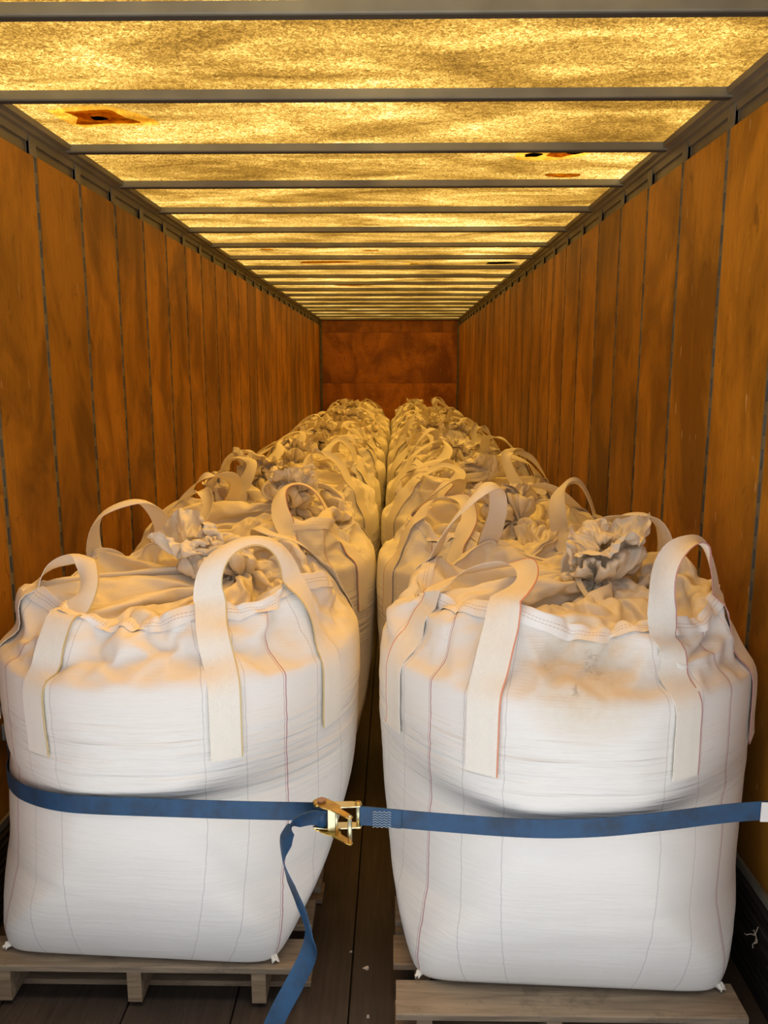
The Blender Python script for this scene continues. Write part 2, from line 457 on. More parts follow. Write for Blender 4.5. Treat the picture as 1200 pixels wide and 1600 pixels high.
PITCHP = .434
def side_wall(side):
    s = -1 if side == 'left' else 1
    X = XL if s < 0 else XR
    w = MB(); x0, x1 = sorted((X + s * .05, X + s * .085)); w.box(x0, x1, Y0, Y1 + .06, -.06, ZR)
    wall = struct(w.build('wall_' + side, ('skin',)))
    y_first = (2.755 if s < 0 else 2.44) - 3 * PITCHP
    k = 0; ys = []
    y = y_first
    while y < Y1 + .1:
        ys.append(y); y += PITCHP
    if ys[0] > Y0: ys.insert(0, ys[0] - PITCHP)
    for i, yp in enumerate(ys):
        if Y0 < yp < Y1 - .02:
            # hat post behind the panels, its slotted face flush between two sheets
            p = MB()
            fx = X + s * .002
            a, b = sorted((fx, X + s * .05))
            z0, z1 = .33, 2.665
            # slotted strip: rungs between slots, recessed dark slot
            zc = z0 + .01; 
            p.box(min(fx + s * .001, X + s * .05), max(fx + s * .001, X + s * .05), yp - .018, yp - .002, z0, z1)
            p.box(min(fx + s * .001, X + s * .05), max(fx + s * .001, X + s * .05), yp + .013, yp + .017, z0, z1)
            while zc < z1:
                p.box(min(fx + s * .001, fx + s * .02), max(fx + s * .001, fx + s * .02), yp - .002, yp + .013, zc + .062, min(zc + .103, z1))
                p.box(min(fx + s * .022, fx + s * .03), max(fx + s * .022, fx + s * .03), yp - .002, yp + .013, zc, min(zc + .062, z1), 1)
                zc += .103
            p.build('wall_post', ('post', 'slot'), wall)
            # head of the post bent out of the wall above the plywood
            h = MB(); xa, xb = sorted((X + s * .004, X + s * .05))
            h.box(xa, xb, yp - .040, yp - .030, 2.655, 2.735); h.box(xa, xb, yp + .006, yp + .016, 2.655, 2.735)
            xa, xb = sorted((X + s * .0, X + s * .012)); h.box(xa, xb, yp - .040, yp + .016, 2.66, 2.732, 0)
            h.build('post_head', ('post',), wall)
        if i + 1 < len(ys):
            a, b = max(yp + .0165, Y0 + .02), min(ys[i + 1] - .0175, Y1)
            if b - a > .03:
                pb = MB(); xa, xb = sorted((X, X + s * .012))
                top = 2.665 + random.uniform(-.006, .004)
                pb.box(xa, xb, a, b, .33, top, 0, .001)
                pb.build('plywood_panel', ('ply',), wall)
    # corrugated scuff band along the floor
    bb = MB()
    prof = [(X + s * .05, 0.002), (X + s * .05, .335), (X - s * .004, .335), (X - s * .004, .305)]
    z = .300
    while z > .02:
        prof += [(X - s * .014, z - .004), (X - s * .014, z - .016), (X - s * .002, z - .022)]; z -= .028
    prof += [(X - s * .014, .012), (X - s * .014, .002)]
    bb.prism(prof, Y0, Y1)
    base = struct(bb.build('baseboard_' + side, ('scuff',)))
    tr = MB(); xa, xb = sorted((X + s * .02, X - s * .012)); tr.box(xa, xb, Y0, Y1, .318, .345, 0, .003)
    tr.build('cap_strip', ('post',), base)
    # top rail, stepped
    tp = MB()
    pr = [(X + s * .085, 2.668), (X + s * .016, 2.668), (X + s * .016, 2.708), (X + s * .006, 2.708), (X + s * .002, 2.735), (X - s * .010, 2.738), (X - s * .012, 2.752), (X - s * .030, 2.756), (X - s * .034, 2.776), (X + s * .085, 2.776)]
    tp.prism(pr, Y0, Y1)
    struct(tp.build('trim_1' if s < 0 else 'trim_2', ('rail',)))
side_wall('left'); side_wall('right')

fw = MB(); fw.box(XL - .08, XR + .08, Y1 + .012, Y1 + .06, -.06, ZR)
front = struct(fw.build('wall_front', ('skin',)))
zc = .0
for z0, z1 in ((.0, .80), (.803, 1.66), (1.663, 2.545), (2.548, 2.755)):
    pb = MB(); pb.box(XL + .03, XR - .03, Y1, Y1 + .012, z0, z1, 0, .001); pb.build('plywood_panel', ('ply_front',), front)
for i, (a, b) in enumerate(((XL, XL + .035), (XR - .035, XR))):
    t = MB(); t.box(a, b, Y1 - .02, Y1 + .012, 0, 2.74, 0, .004); t.build('corner_post', ('post',), front)
t = MB(); t.box(XL, XR, Y1 - .03, Y1 + .012, 2.755, 2.78, 0, .003); t.build('header_strip', ('rail',), front)
# screws in the end wall
for i in range(26):
    x = random.uniform(XL + .15, XR - .15); z = random.choice((1.95, 2.1, 2.3, 2.45, 2.62))
    t = MB(); t.tube([(x, Y1 - .002, z), (x, Y1 + .001, z)], .009, 8); t.build('screw_head', ('slot',), front)

# rear frame of the trailer behind the photographer's view
rf = MB(); rf.box(XL - .09, XL - .0, Y0 - .06, Y0, -.06, ZR + .02).box(XR, XR + .09, Y0 - .06, Y0, -.06, ZR + .02).box(XL, XR, Y0 - .06, Y0, ZR - .05, ZR + .02)
struct(rf.build('trim_3', ('steel',)))

# roof sheet, slightly rippled between the bows
NX, NY = 44, 300
vs = []; fs = []
for j in range(NY + 1):
    y = Y0 + (Y1 + .05 - Y0) * j / NY
    for i in range(NX + 1):
        x = XL - .05 + (XR - XL + .1) * i / NX
        z = ZR + .007 * noise.noise(Vector((x * 1.3, y * 3.1, 3))) + .0035 * noise.noise(Vector((x * 4, y * 7, 9)))
        vs.append((x, y, z + .004))
for j in range(NY):
    for i in range(NX):
        a = j * (NX + 1) + i; fs.append((a, a + NX + 1, a + NX + 2, a + 1))
me = bpy.data.meshes.new('ceiling'); me.from_pydata(vs, [], fs)
ceiling = struct(link('ceiling', me, None, ('roof',), True))
yb = 2.826 - .638 * 2
while yb < Y1 - .1:
    b = MB()
    # thin flange against the sheet, front web, underside, rear lip
    prof = [(0, .0), (0, -.026), (.003, -.029), (.013, -.029), (.013, -.026), (.004, -.024), (.004, -.004), (.034, -.004), (.034, -.024), (.027, -.026), (.027, -.029), (.036, -.029), (.038, -.026), (.038, 0)]
    n = len(prof); x0, x1 = XL - .02, XR + .02
    for X in (x0, x1):
        b.v += [(X, yb + p, ZR - .002 + q) for p, q in prof]
    for i in range(n):
        j = (i + 1) % n; b.f.append((i, j, n + j, n + i))
    b.f += [tuple(range(n)), tuple(range(2 * n - 1, n - 1, -1))]; b.mi = [0] * (n + 2)
    b.box(x0, x1, yb + .013, yb + .0365, ZR - .033, ZR - .0295, 1)  # dark strip along the underside of the bow
    b.build('roof_bow', ('bow', 'bow_strip'), ceiling)
    yb += .638
def patch(name, pts, m, z):
    cx = sum(p[0] for p in pts) / len(pts); cy = sum(p[1] for p in pts) / len(pts)
    out = []
    P = catmull([(p[0], p[1], 0) for p in pts] + [(pts[0][0], pts[0][1], 0)], len(pts) * 6)[:-1]
    b = MB(); n = len(P)
    b.v = [(p[0] + .006 * noise.noise(Vector((p[0] * 40, p[1] * 40, 1))), p[1] + .006 * noise.noise(Vector((p[0] * 40, p[1] * 40, 5))), z) for p in P]
    b.v += [(x, y, z + .0015) for x, y, _ in b.v]
    b.f = [tuple(range(n)), tuple(range(2 * n - 1, n - 1, -1))] + [(i, (i + 1) % n, n + (i + 1) % n, n + i) for i in range(n)]
    b.mi = [0] * len(b.f)
    return b.build(name, (m,), ceiling)
patch('resin_halo', [(-1.24, 3.03), (-1.10, 2.985), (-.99, 3.0), (-.90, 3.12), (-.90, 3.20), (-1.05, 3.20), (-1.2, 3.22)], 'patch_halo', ZR - .004)
patch('roof_patch', [(-1.177, 3.04), (-1.05, 3.02), (-1.012, 3.025), (-.985, 3.11), (-.95, 3.17), (-1.07, 3.176), (-1.193, 3.186), (-1.16, 3.11)], 'patch_rust', ZR - .006)
patch('rust_spot', [(-1.11, 3.09), (-1.07, 3.09), (-1.05, 3.12), (-1.10, 3.13)], 'patch_dark', ZR - .008)
patch('resin_halo', [(.50, 3.60), (.60, 3.54), (.80, 3.52), (.80, 3.66), (.66, 3.74), (.52, 3.72)], 'patch_halo', ZR - .004)
patch('rust_spot', [(.54, 3.63), (.575, 3.61), (.615, 3.625), (.60, 3.66), (.55, 3.67)], 'patch_dark', ZR - .007)
patch('roof_patch', [(.63, 3.66), (.65, 3.61), (.72, 3.60), (.75, 3.62), (.70, 3.68)], 'patch_rust', ZR - .006)
patch('rust_spot', [(.70, 3.60), (.76, 3.55), (.80, 3.57), (.75, 3.63)], 'patch_dark', ZR - .0075)
patch('roof_patch', [(.70, 4.02), (.70, 3.98), (.84, 3.98), (.85, 4.03), (.78, 4.05)], 'patch_rust', ZR - .006)
for (x, y, w, d, m) in ((-.98, 6.33, .10, .07, 'patch_rust'), (-.19, 6.40, .12, .09, 'patch_rust'), (-.30, 7.05, .30, .10, 'patch_halo'), (.14, 7.15, .20, .07, 'patch_halo'), (.15, 7.17, .09, .04, 'patch_dark'),
                        (.87, 7.12, .26, .16, 'patch_dark'), (-.6, 7.06, .5, .16, 'patch_rust'), (.0, 8.2, .3, .1, 'patch_rust'), (-.5, 8.9, .4, .12, 'patch_rust')):
    nm = {'patch_rust': 'roof_patch', 'patch_halo': 'resin_halo', 'patch_dark': 'rust_spot'}[m]
    patch(nm, [(x + w / 2 * math.cos(t) * (1 + .25 * math.sin(3 * t + x * 9)), y + d / 2 * math.sin(t) * (1 + .3 * math.cos(2 * t + y))) for t in np.linspace(0, 2 * PI, 9)[:-1]], m, ZR - .004 - .002 * ('dark' in m))

# ------------------------------------------------------------------ bulk bags
NU = 160                          # columns round the bag; column 0 faces -y, running anticlockwise seen from above (towards +x)
ZS = .88                          # shoulder height
NSK, NCV, NFL = 13, 25, 14        # rows: shoulder to rim, rim to neck, flare above the neck
STRAPS = [27, 63, 117, 153, 207, 243, 297, 333]   # degrees from the front, anticlockwise
PROF = [(0, .438, 13), (.012, .448, 12), (.05, .468, 8), (.12, .496, 5.0), (.24, .530, 3.3), (.42, .553, 2.6), (.60, .562, 2.35), (.76, .566, 2.25), (.86, .562, 2.2), (.90, .556, 2.2)]
def prof(z):
    for (a, ra, na), (b, rb, nb) in zip(PROF[:-1], PROF[1:]):
        if z <= b:
            f = (z - a) / (b - a); return ra + (rb - ra) * f, na + (nb - na) * f
    return PROF[-1][1:]
def ring(deg, z, seed, dent=None, lean=(0, 0)):
    R, n = prof(z)
    a = math.radians(deg) - PI / 2
    c, s = math.cos(a), math.sin(a)
    r = R * (abs(c) ** n + abs(s) ** n) ** (-1 / n)
    r *= min(1.0, (.571 + .06 * max(0, 1 - z / .28)) / r)
    nz = noise.noise(Vector((c * 1.6 + seed * 7, s * 1.6, z * 2.2)))
    r += .012 * nz * min(1, z / .2)
    # creases pulled round the bag under the shoulder
    wr = noise.noise(Vector((c * 1.2 + seed, s * 1.2 + 5, z * 27 + 3 * noise.noise(Vector((c * 1.3, s * 1.3, z * 3 + seed))))))
    env = math.exp(-((z - .66) / .13) ** 2) + .35 * math.exp(-((z - .25) / .25) ** 2)
    r += .0062 * wr * env
    if dent: r -= dent(deg, z)
    k = max(0, 1 - z / .5) ** 1.3
    r *= 1 - (lean[2] if len(lean) > 2 else 0) * k
    return (c * r + lean[0] * k, s * r + lean[1] * k, z)

def make_cover_sim(seed, seatr, neck, rim_z, frames=36, skirt=.285, cover=.50, flare=.26, lean=(0, 0), tilt=(0, 0), cup=(0, 0, .17, .13)):
    """drapes the upper cloth: shoulder ring and strap ends are held, the neck is drawn together"""
    rng = np.random.RandomState(seed)
    rows = NSK + NCV + NFL + 1
    V = np.zeros((rows, NU, 3)); K = np.zeros_like(V)
    base = np.array([ring(i * 360 / NU, ZS, seed) for i in range(NU)])
    for j in range(rows):
        if j <= NSK: z = skirt * j / NSK
        elif j <= NSK + NCV: z = skirt + cover * (j - NSK) / NCV
        else: z = skirt + cover + flare * (j - NSK - NCV) / NFL
        V[j] = base + np.array([0, 0, z])
        if j > NSK: V[j, :, :2] *= 1 - .22 * min(1, (j - NSK) / NCV)
        if j > NSK + NCV: V[j, :, :2] *= 1 - .50 * min(1, (j - NSK - NCV) / 5)
    K[:] = V
    pin = []
    b2 = np.array([ring(i * 360 / NU, ZS + .02, seed) for i in range(NU)])
    K[1] = b2
    pin += list(range(2 * NU))
    for q, sd in enumerate(STRAPS):
        ci = round(sd / 360 * NU)
        for k in (-1, 0, 1):
            c = (ci + k) % NU; a = math.radians((ci + k) * 360 / NU) - PI / 2
            rr = seatr[q]
            K[NSK, c] = (rr * math.cos(a), rr * math.sin(a), rim_z[q]); pin.append(NSK * NU + c)
    a = np.arange(NU) / NU * 2 * PI - PI / 2
    rr = .036 + .010 * np.sin(a * 9 + seed) + .006 * np.sin(a * 17 + seed * 2)
    nk = NSK + NCV
    K[nk, :, 0] = neck[0] + rr * np.cos(a); K[nk, :, 1] = neck[1] + rr * np.sin(a); K[nk, :, 2] = neck[2] + rr * np.cos(a) * tilt[0] + rr * np.sin(a) * tilt[1]
    pin += list(range(nk * NU, (nk + 1) * NU))
    # the mouth of the spout is held open at a few points only, the rest crumples freely
    tr = rows - 1
    for c in range(0, NU, 23):
        q = cup[3] * (1 + .25 * rng.uniform(-1, 1)); zz = neck[2] + cup[2] + rng.uniform(-.05, .03)
        K[tr, c] = (neck[0] + cup[0] + q * math.cos(a[c]), neck[1] + cup[1] + q * math.sin(a[c]), zz + tilt[0] * q * math.cos(a[c]) + tilt[1] * q * math.sin(a[c]))
        pin.append(tr * NU + c)
    V = V + rng.normal(0, .0022, V.shape)
    fs = [(j * NU + i, j * NU + (i + 1) % NU, (j + 1) * NU + (i + 1) % NU, (j + 1) * NU + i) for j in range(rows - 1) for i in range(NU)]
    me = bpy.data.meshes.new('drape'); me.from_pydata(V.reshape(-1, 3).tolist(), [], fs)
    o = bpy.data.objects.new('drape', me); COL.objects.link(o)
    o.shape_key_add(name='Basis'); k = o.shape_key_add(name='gather'); k.data.foreach_set('co', K.reshape(-1))
    k.value = 0; k.keyframe_insert('value', frame=1); k.value = 1; k.keyframe_insert('value', frame=int(frames * .62))
    vg = o.vertex_groups.new(name='pin'); vg.add(pin, 1.0, 'REPLACE')
    m = o.modifiers.new('cloth', 'CLOTH'); st = m.settings
    st.vertex_group_mass = 'pin'; st.quality = 6; st.mass = .22
    st.tension_stiffness = 30; st.compression_stiffness = 30; st.shear_stiffness = 15; st.bending_stiffness = 1.1; st.air_damping = 3
    st.effector_weights.gravity = .55
    m.collision_settings.use_collision = True; m.collision_settings.distance_min = .006
    m.collision_settings.use_self_collision = True; m.collision_settings.self_distance_min = .004
    m.point_cache.frame_start = 1; m.point_cache.frame_end = frames
    # the heap of grain inside
    gv = []; gf = []; n = 40; mm = 14
    for j in range(mm + 1):
        f = j / mm
        for i in range(n):
            ang = i / n * 2 * PI
            bumpz = .018 * noise.noise(Vector((math.cos(ang) * f * 3, math.sin(ang) * f * 3, seed)))
            gv.append((.535 * f * math.cos(ang), .535 * f * math.sin(ang), ZS + .02 + .075 * math.cos(f ** 1.6 * PI / 2) + bumpz))
    for j in range(mm):
        for i in range(n): gf.append((j * n + i, (j + 1) * n + i, (j + 1) * n + (i + 1) % n, j * n + (i + 1) % n))
    gm = bpy.data.meshes.new('heap'); gm.from_pydata(gv, [], gf); go = bpy.data.objects.new('heap', gm); COL.objects.link(go)
    go.modifiers.new('c', 'COLLISION'); go.collision.thickness_outer = .01
    for fr in range(1, frames + 1): S.frame_set(fr)
    dg = bpy.context.evaluated_depsgraph_get(); ev = o.evaluated_get(dg); em = ev.to_mesh()
    P = np.zeros(len(em.vertices) * 3); em.vertices.foreach_get('co', P); ev.to_mesh_clear()
    P = P.reshape(rows, NU, 3)
    bpy.data.objects.remove(o); bpy.data.objects.remove(go); bpy.data.meshes.remove(me); bpy.data.meshes.remove(gm)
    S.frame_set(1)
    return P

ZROWS = [0, .006, .02, .045, .08] + [.12 + .0211 * i for i in range(36)]
ZROWS = [z for z in ZROWS if z < ZS - .01]
class Bag:
    """grids of one bag's cloth in its own coordinates (z = 0 on the pallet)"""
    def __init__(s, seed, seatr, neck, rim_z, dent=None, lean=(0, 0), body_mat='fabric', **kw):
        P = make_cover_sim(seed, seatr, neck, rim_z, **kw)
        low = np.array([[ring(i * 360 / NU, z, seed, dent, lean) for i in range(NU)] for z in ZROWS])
        s.seed = seed; s.neck = neck
        s.body = np.concatenate([low, P[:NSK + 1]], 0)
        s.cover = P[NSK:]
        s.nlow = len(ZROWS)
        s.body_mat = body_mat
        s.body_me = s.mesh('bag_body', s.body, True, (body_mat,))
        s.cover_me = s.mesh('top_cover', s.cover, False, ('cover',))
        s.hem_me = s.make_hem()
    def mesh(s, name, G, bottom, mats, up=1):
        R, n = G.shape[:2]
        vs = G.reshape(-1, 3).tolist(); fs = []; UV = []
        v0 = np.concatenate([[0], np.cumsum(np.linalg.norm(np.diff(G, axis=0), axis=2).mean(1))])
        for j in range(R - 1):
            for i in range(n):
                i2 = (i + 1) % n
                fs.append((j * n + i, j * n + i2, (j + 1) * n + i2, (j + 1) * n + i))
                ua, ub = (i / n * 4 + .5), ((i + 1) / n * 4 + .5)
                UV += [(ua, v0[j]), (ub, v0[j]), (ub, v0[j + 1]), (ua, v0[j + 1])]
        if bottom:
            c = len(vs); vs.append((0, 0, .001))
            for i in range(n): fs.append((c, (i + 1) % n, i)); UV += [(.5, 0)] * 3
        me = bpy.data.meshes.new(name + '_raw'); me.from_pydata(vs, [], fs)
        ul = me.uv_layers.new(name='UVMap'); ul.data.foreach_set('uv', np.array(UV).reshape(-1))
        me.polygons.foreach_set('use_smooth', [True] * len(fs))
        o = bpy.data.objects.new('tmp', me); COL.objects.link(o)
        sb = o.modifiers.new('s', 'SUBSURF'); sb.levels = 1; sb.render_levels = 1; sb.uv_smooth = 'NONE'
        sb.boundary_smooth = 'ALL'
        dg = bpy.context.evaluated_depsgraph_get(); out = bpy.data.meshes.new_from_object(o.evaluated_get(dg)); out.name = name
        bpy.data.objects.remove(o); bpy.data.meshes.remove(me)
        for m in mats: out.materials.append(M[m])
        return out
    def normals(s, G):
        du = np.roll(G, -1, 1) - np.roll(G, 1, 1); dv = np.gradient(G, axis=0)
        N = np.cross(du, dv); N /= np.linalg.norm(N, axis=2)[:, :, None] + 1e-9
        return N
    def at(s, col, row):
        """point and normal on the body at fractional column and row"""
        if not hasattr(s, 'N'): s.N = s.normals(s.body)
        R = s.body.shape[0]; row = min(max(row, 0), R - 1.001); j = int(row); f = row - j
        i = int(math.floor(col)); g = col - i; a, b = i % NU, (i + 1) % NU
        def bl(A): return (A[j, a] * (1 - g) + A[j, b] * g) * (1 - f) + (A[j + 1, a] * (1 - g) + A[j + 1, b] * g) * f
        return bl(s.body), bl(s.N)
    def make_hem(s):
        """folded double-stitched edge of the skirt: a band outside the rim, standing a little above it"""
        N = s.normals(s.body); R = s.body.shape[0]
        up = s.body[R - 1] - s.body[R - 3]; up /= np.linalg.norm(up, axis=1)[:, None]
        rows = []
        no = (N[R - 2] + N[R - 1]); no /= np.linalg.norm(no, axis=1)[:, None]
        t = .003
        rim = s.body[R - 1]
        rows.append(s.body[R - 3] + N[R - 3] * t)
        rows.append(s.body[R - 2] + N[R - 2] * (t + .002))
        rows.append(rim + no * t)
        rows.append(rim + no * (t - .001) + up * .010)
        rows.append(rim - no * .002 + up * .010)
        rows.append(rim - no * .004)
        G = np.array(rows)
        me = s.mesh('hem', G, False, ('hem',))
        return me

def hem_mat():
    m, nt, b = mat('stitched_hem')
    uv = nt.nodes.new('ShaderNodeTexCoord').outputs['UV']
    sep = nt.nodes.new('ShaderNodeSeparateXYZ'); lk(nt, uv, sep.inputs[0])
    v = sep.outputs[1]
    def line(p, w): return mth(nt, 'LESS_THAN', mth(nt, 'ABSOLUTE', mth(nt, 'SUBTRACT', v, p)), w)
    dash = mth(nt, 'GREATER_THAN', mth(nt, 'SINE', mth(nt, 'MULTIPLY', sep.outputs[0], 520.0)), -.55)
    l = mth(nt, 'MULTIPLY', mth(nt, 'MAXIMUM', line(.022, .0011), line(.033, .0011)), dash)
    c = mixc(nt, mth(nt, 'MULTIPLY', l, .6), (.84, .80, .74), (.36, .22, .18))
    lk(nt, c, b.inputs['Base Color']); b.inputs['Roughness'].default_value = .6
    bump(nt, noi(nt, coords(nt), 60.0, 3), .2, .003, b)
    return m
M['hem'] = hem_mat()

def loop(bag, root, c0, c1, bottom_z, height, lean, m, width=.084, pts=None, fold=.0, rnd=None, nloop=26):
    """one lifting loop: two sewn-down ends and the free arch between them. c0, c1 in degrees"""
    def sewn(deg):
        col = deg / 360 * NU
        rows = bag.body.shape[0] - 1
        j0 = min(range(bag.nlow), key=lambda j: abs(ZROWS[j] - bottom_z))
        out = []
        for r in np.linspace(j0, rows + .0, 22):
            p, n = bag.at(col, r); out.append(p + n * (.0075 + .003 * max(0, (r - rows + 4) / 4)))
        p0, _ = bag.at(col - 1, (j0 + rows) / 2); p1, _ = bag.at(col + 1, (j0 + rows) / 2)
        ws = []
        for r in np.linspace(j0, rows, 22):
            a, _ = bag.at(col - 1.5, r); b, _ = bag.at(col + 1.5, r); w = b - a; ws.append(w / np.linalg.norm(w))
        return np.array(out), np.array(ws)
    A, wa = sewn(c0); B, wb = sewn(c1)
    for X in (A, wa, B, wb):
        for _ in range(2): X[1:-1] = X[1:-1] * .5 + (X[2:] + X[:-2]) * .25
    pa, pb = A[-1], B[-1]
    da = A[-1] - A[-4]; da /= np.linalg.norm(da); db = B[-1] - B[-4]; db /= np.linalg.norm(db)
    up = np.array([0, 0, 1.0])
    wb = -wb
    da = da * .45 + up * .85; db = db * .45 + up * .85
    ln = np.array([lean[0], lean[1], 0]); rg = rnd or random
    if pts is None:
        k1, k2 = rg.uniform(1.15, 1.5), rg.uniform(1.15, 1.5)
        b1 = pa + da * height * k1 + ln * 1.2 - (pb - pa) * .12; b2 = pb + db * height * k2 + ln * 1.2 + (pb - pa) * .12
        f = np.linspace(0, 1, nloop)[:, None]
        P = pa * (1 - f) ** 3 + 3 * b1 * f * (1 - f) ** 2 + 3 * b2 * f * f * (1 - f) + pb * f ** 3
        ph = rg.uniform(0, 6)
        P = P + np.sin(f * PI) * np.concatenate([np.sin(f * 9 + ph), np.cos(f * 8 + ph * 2), .6 * np.sin(f * 11 + ph)], 1) * .008
    else:
        P = catmull([pa, pa + da * .03] + [np.array(p, float) for p in pts] + [pb + db * .03, pb], nloop)
    path = np.concatenate([A, P[1:-1], B[::-1]])
    w0, w1 = wa[-1], wb[-1]
    W = []
    for k in range(1, nloop - 1):
        f = k / (nloop - 1); w = w0 * (1 - f) + w1 * f
        w = w + up * fold * math.sin(f * PI * 2)
        W.append(w / np.linalg.norm(w))
    wd = np.concatenate([wa, np.array(W), wb[::-1]])
    fr = np.zeros(len(path)); fr[len(A):-len(B)] = np.sin(np.linspace(0, PI, nloop - 2)) ** .7
    wv = width * (1 - .34 * fr)
    cup = .012 * fr * (1 if rg.random() > .4 else -1)
    # the cloth is narrowest where it was folded, so the ends sewn to the skirt stay flat
    return ribbon('lifting_loop', path, wd, wv, .0024, M[m], root, cup)

def cord(bag, root, tail=None):
    c = MB(); nx, ny, nz = bag.neck
    pts = []
    for k in range(40):
        a = k / 40 * 2 * PI
        pts.append((nx + .047 * math.cos(a), ny + .047 * math.sin(a), nz + .004 * math.sin(3 * a)))
    c.tube(pts, .007, 6, closed=True)
    o = c.build('neck_tie', ('cord',), root, True)
    if tail:
        P = catmull(tail, 16)
        t = np.gradient(P, axis=0)
        w = np.cross(t, np.array([0, 0, 1.0])) + 1e-4
        ribbon('tie_tail', P, w, .018, .003, M['cord'], o)
    return o

def place(bag, loc, rz, label, loops, tail=None, frayed=None):
    root = empty('bulk_bag', loc, rz)
    tag(root, label, 'bulk bag', 'white bulk bags in two rows on pallets')
    for n, me in (('bag_body', bag.body_me), ('top_cover', bag.cover_me), ('hem', bag.hem_me)):
        o = bpy.data.objects.new(n, me); COL.objects.link(o); o.parent = root
    for L in loops: loop(bag, root, **L)
    if frayed:
        for d in (45, 315):
            x, y, _ = ring(d, .012, bag.seed, None, frayed)
            b = MB(); rr = random.Random(d)
            for q in range(9):
                a = math.atan2(y, x) + rr.uniform(-.9, .9); L = rr.uniform(.008, .020)
                b.tube([(x * .96, y * .96, .010), (x + L * .5 * math.cos(a), y + L * .5 * math.sin(a), .012 + rr.uniform(0, .012)), (x + L * math.cos(a), y + L * math.sin(a), .004 + rr.uniform(0, .016))], [.007, .006, .002], 6)
            b.build('frayed_corner', ('web_plain',), root, True)
    cord(bag, root, tail)
    return root

def dent_front(strength, zc, lo, hi):
    def f(deg, z):
        d = (deg + 180) % 360 - 180
        k = 1 if lo < d < hi else math.exp(-((d - (lo if d < lo else hi)) / 14) ** 2)
        return strength * k * math.exp(-((z - zc) / .035) ** 2)
    return f

BZ = .142
RB = (.512, 2.475, BZ); LB = (-.692, 2.56, BZ)
RBR, LBR = math.radians(-2.5), math.radians(-3)
#            27    63    117   153   207   243   297   333
right_bag = Bag(3, [.45, .455, .43, .42, .42, .43, .44, .44], (.13, .04, 1.085), [1.075, 1.10, 1.10, 1.08, 1.12, 1.10, 1.09, 1.12],
                dent=dent_front(.012, .562, -40, 40), lean=(.0, .0), body_mat='fabric_soiled', flare=.25, cover=.58, cup=(.01, .02, .125, .135), tilt=(.25, .35))
left_bag = Bag(11, [.42, .43, .42, .42, .42, .43, .45, .44], (.16, .06, 1.075), [1.08, 1.11, 1.10, 1.09, 1.10, 1.10, 1.07, 1.05],
               dent=dent_front(.012, .568, -80, 30), lean=(-.055, -.01, .04), flare=.25, cover=.56, cup=(-.17, .0, .12, .11), tilt=(-.2, .3))
third = Bag(23, [.41] * 8, (.17, .0, 1.12), [1.10, 1.07, 1.12, 1.08, 1.06, 1.11, 1.09, 1.07], flare=.25, cover=.60, cup=(.02, .0, .15, .12))
fourth = Bag(37, [.42] * 8, (.05, -.08, 1.07), [1.07, 1.11, 1.08, 1.10, 1.11, 1.06, 1.10, 1.09], flare=.25, cover=.58, cup=(-.06, .05, .12, .13))

place(right_bag, RB, RBR, 'white bulk bag at the front of the right row, brown smudges under its rim', [
    dict(c0=27, c1=63, bottom_z=.70, height=.155, lean=(.0, -.02), m='web_red', width=.088),
    dict(c0=333, c1=297, bottom_z=.70, height=.04, lean=(.15, .19), m='web_orange', width=.092, fold=.3),
    dict(c0=117, c1=153, bottom_z=.70, height=.13, lean=(.0, .0), m='web_yellow'),
    dict(c0=207, c1=243, bottom_z=.70, height=.17, lean=(.05, .0), m='web_yellow'),
], frayed=(0, 0), tail=[(.09, .02, 1.10), (.05, -.05, 1.10), (.07, -.14, 1.06), (.12, -.24, 1.03)])
place(left_bag, LB, LBR, 'white bulk bag at the front of the left row, behind the loose blue strap end', [
    dict(c0=27, c1=63, bottom_z=.70, height=.115, lean=(-.02, .0), m='web_yellow', width=.088),
    dict(c0=333, c1=297, bottom_z=.70, height=.11, lean=(.05, .03), m='web_yellow', width=.086, fold=.4),
    dict(c0=117, c1=153, bottom_z=.70, height=.07, lean=(-.05, -.08), m='web_plain'),
    dict(c0=207, c1=243, bottom_z=.70, height=.14, lean=(.02, -.04), m='web_plain'),
], frayed=(-.055, -.01, .04))
ORD = ['', 'second', 'third', 'fourth', 'fifth', 'sixth', 'seventh', 'eighth', 'ninth', 'tenth', 'last']
rnd = random.Random(5)
kinds = [third, fourth, right_bag, left_bag]
STEP = 1.14
for i in range(1, 11):
    for side, (bx, by) in (('left', (-.672, LB[1])), ('right', (.478, RB[1]))):
        k = kinds[((i - 1) * 2 + (side == 'right') * 1 + i // 3) % 4]
        q = (i - 1 + (side == 'right') * 2 * (i > 1) + i // 2) % 4
        if k in (right_bag, left_bag) and q == 0: q = 2
        y = by + STEP * i
        if y + .57 > Y1 - .02: y = Y1 - .595
        ls = []
        for c0, c1 in ((27, 63), (333, 297), (117, 153), (207, 243)):
            h = rnd.uniform(.05, .15); le = (rnd.uniform(-.06, .06), rnd.uniform(-.06, .06))
            ca = math.radians((c0 + c1) / 2) - PI / 2; inn = rnd.uniform(0.02, .14)
            le = (le[0] - math.cos(ca) * inn, le[1] - math.sin(ca) * inn)
            ls.append(dict(c0=c0, c1=c1, bottom_z=.70, height=h, lean=le, m=rnd.choice(['web_plain', 'web_yellow', 'web_red']), width=.084, fold=rnd.uniform(-.5, .5), rnd=rnd))
        what = 'white bulk bag, %s one in from the open end in the %s row' % (ORD[i], side)
        if i == 10: what = 'white bulk bag at the far end of the %s row, against the plywood end wall' % side
        place(k, (bx + rnd.uniform(-.015, .015), y, BZ), q * PI / 2, what, ls)

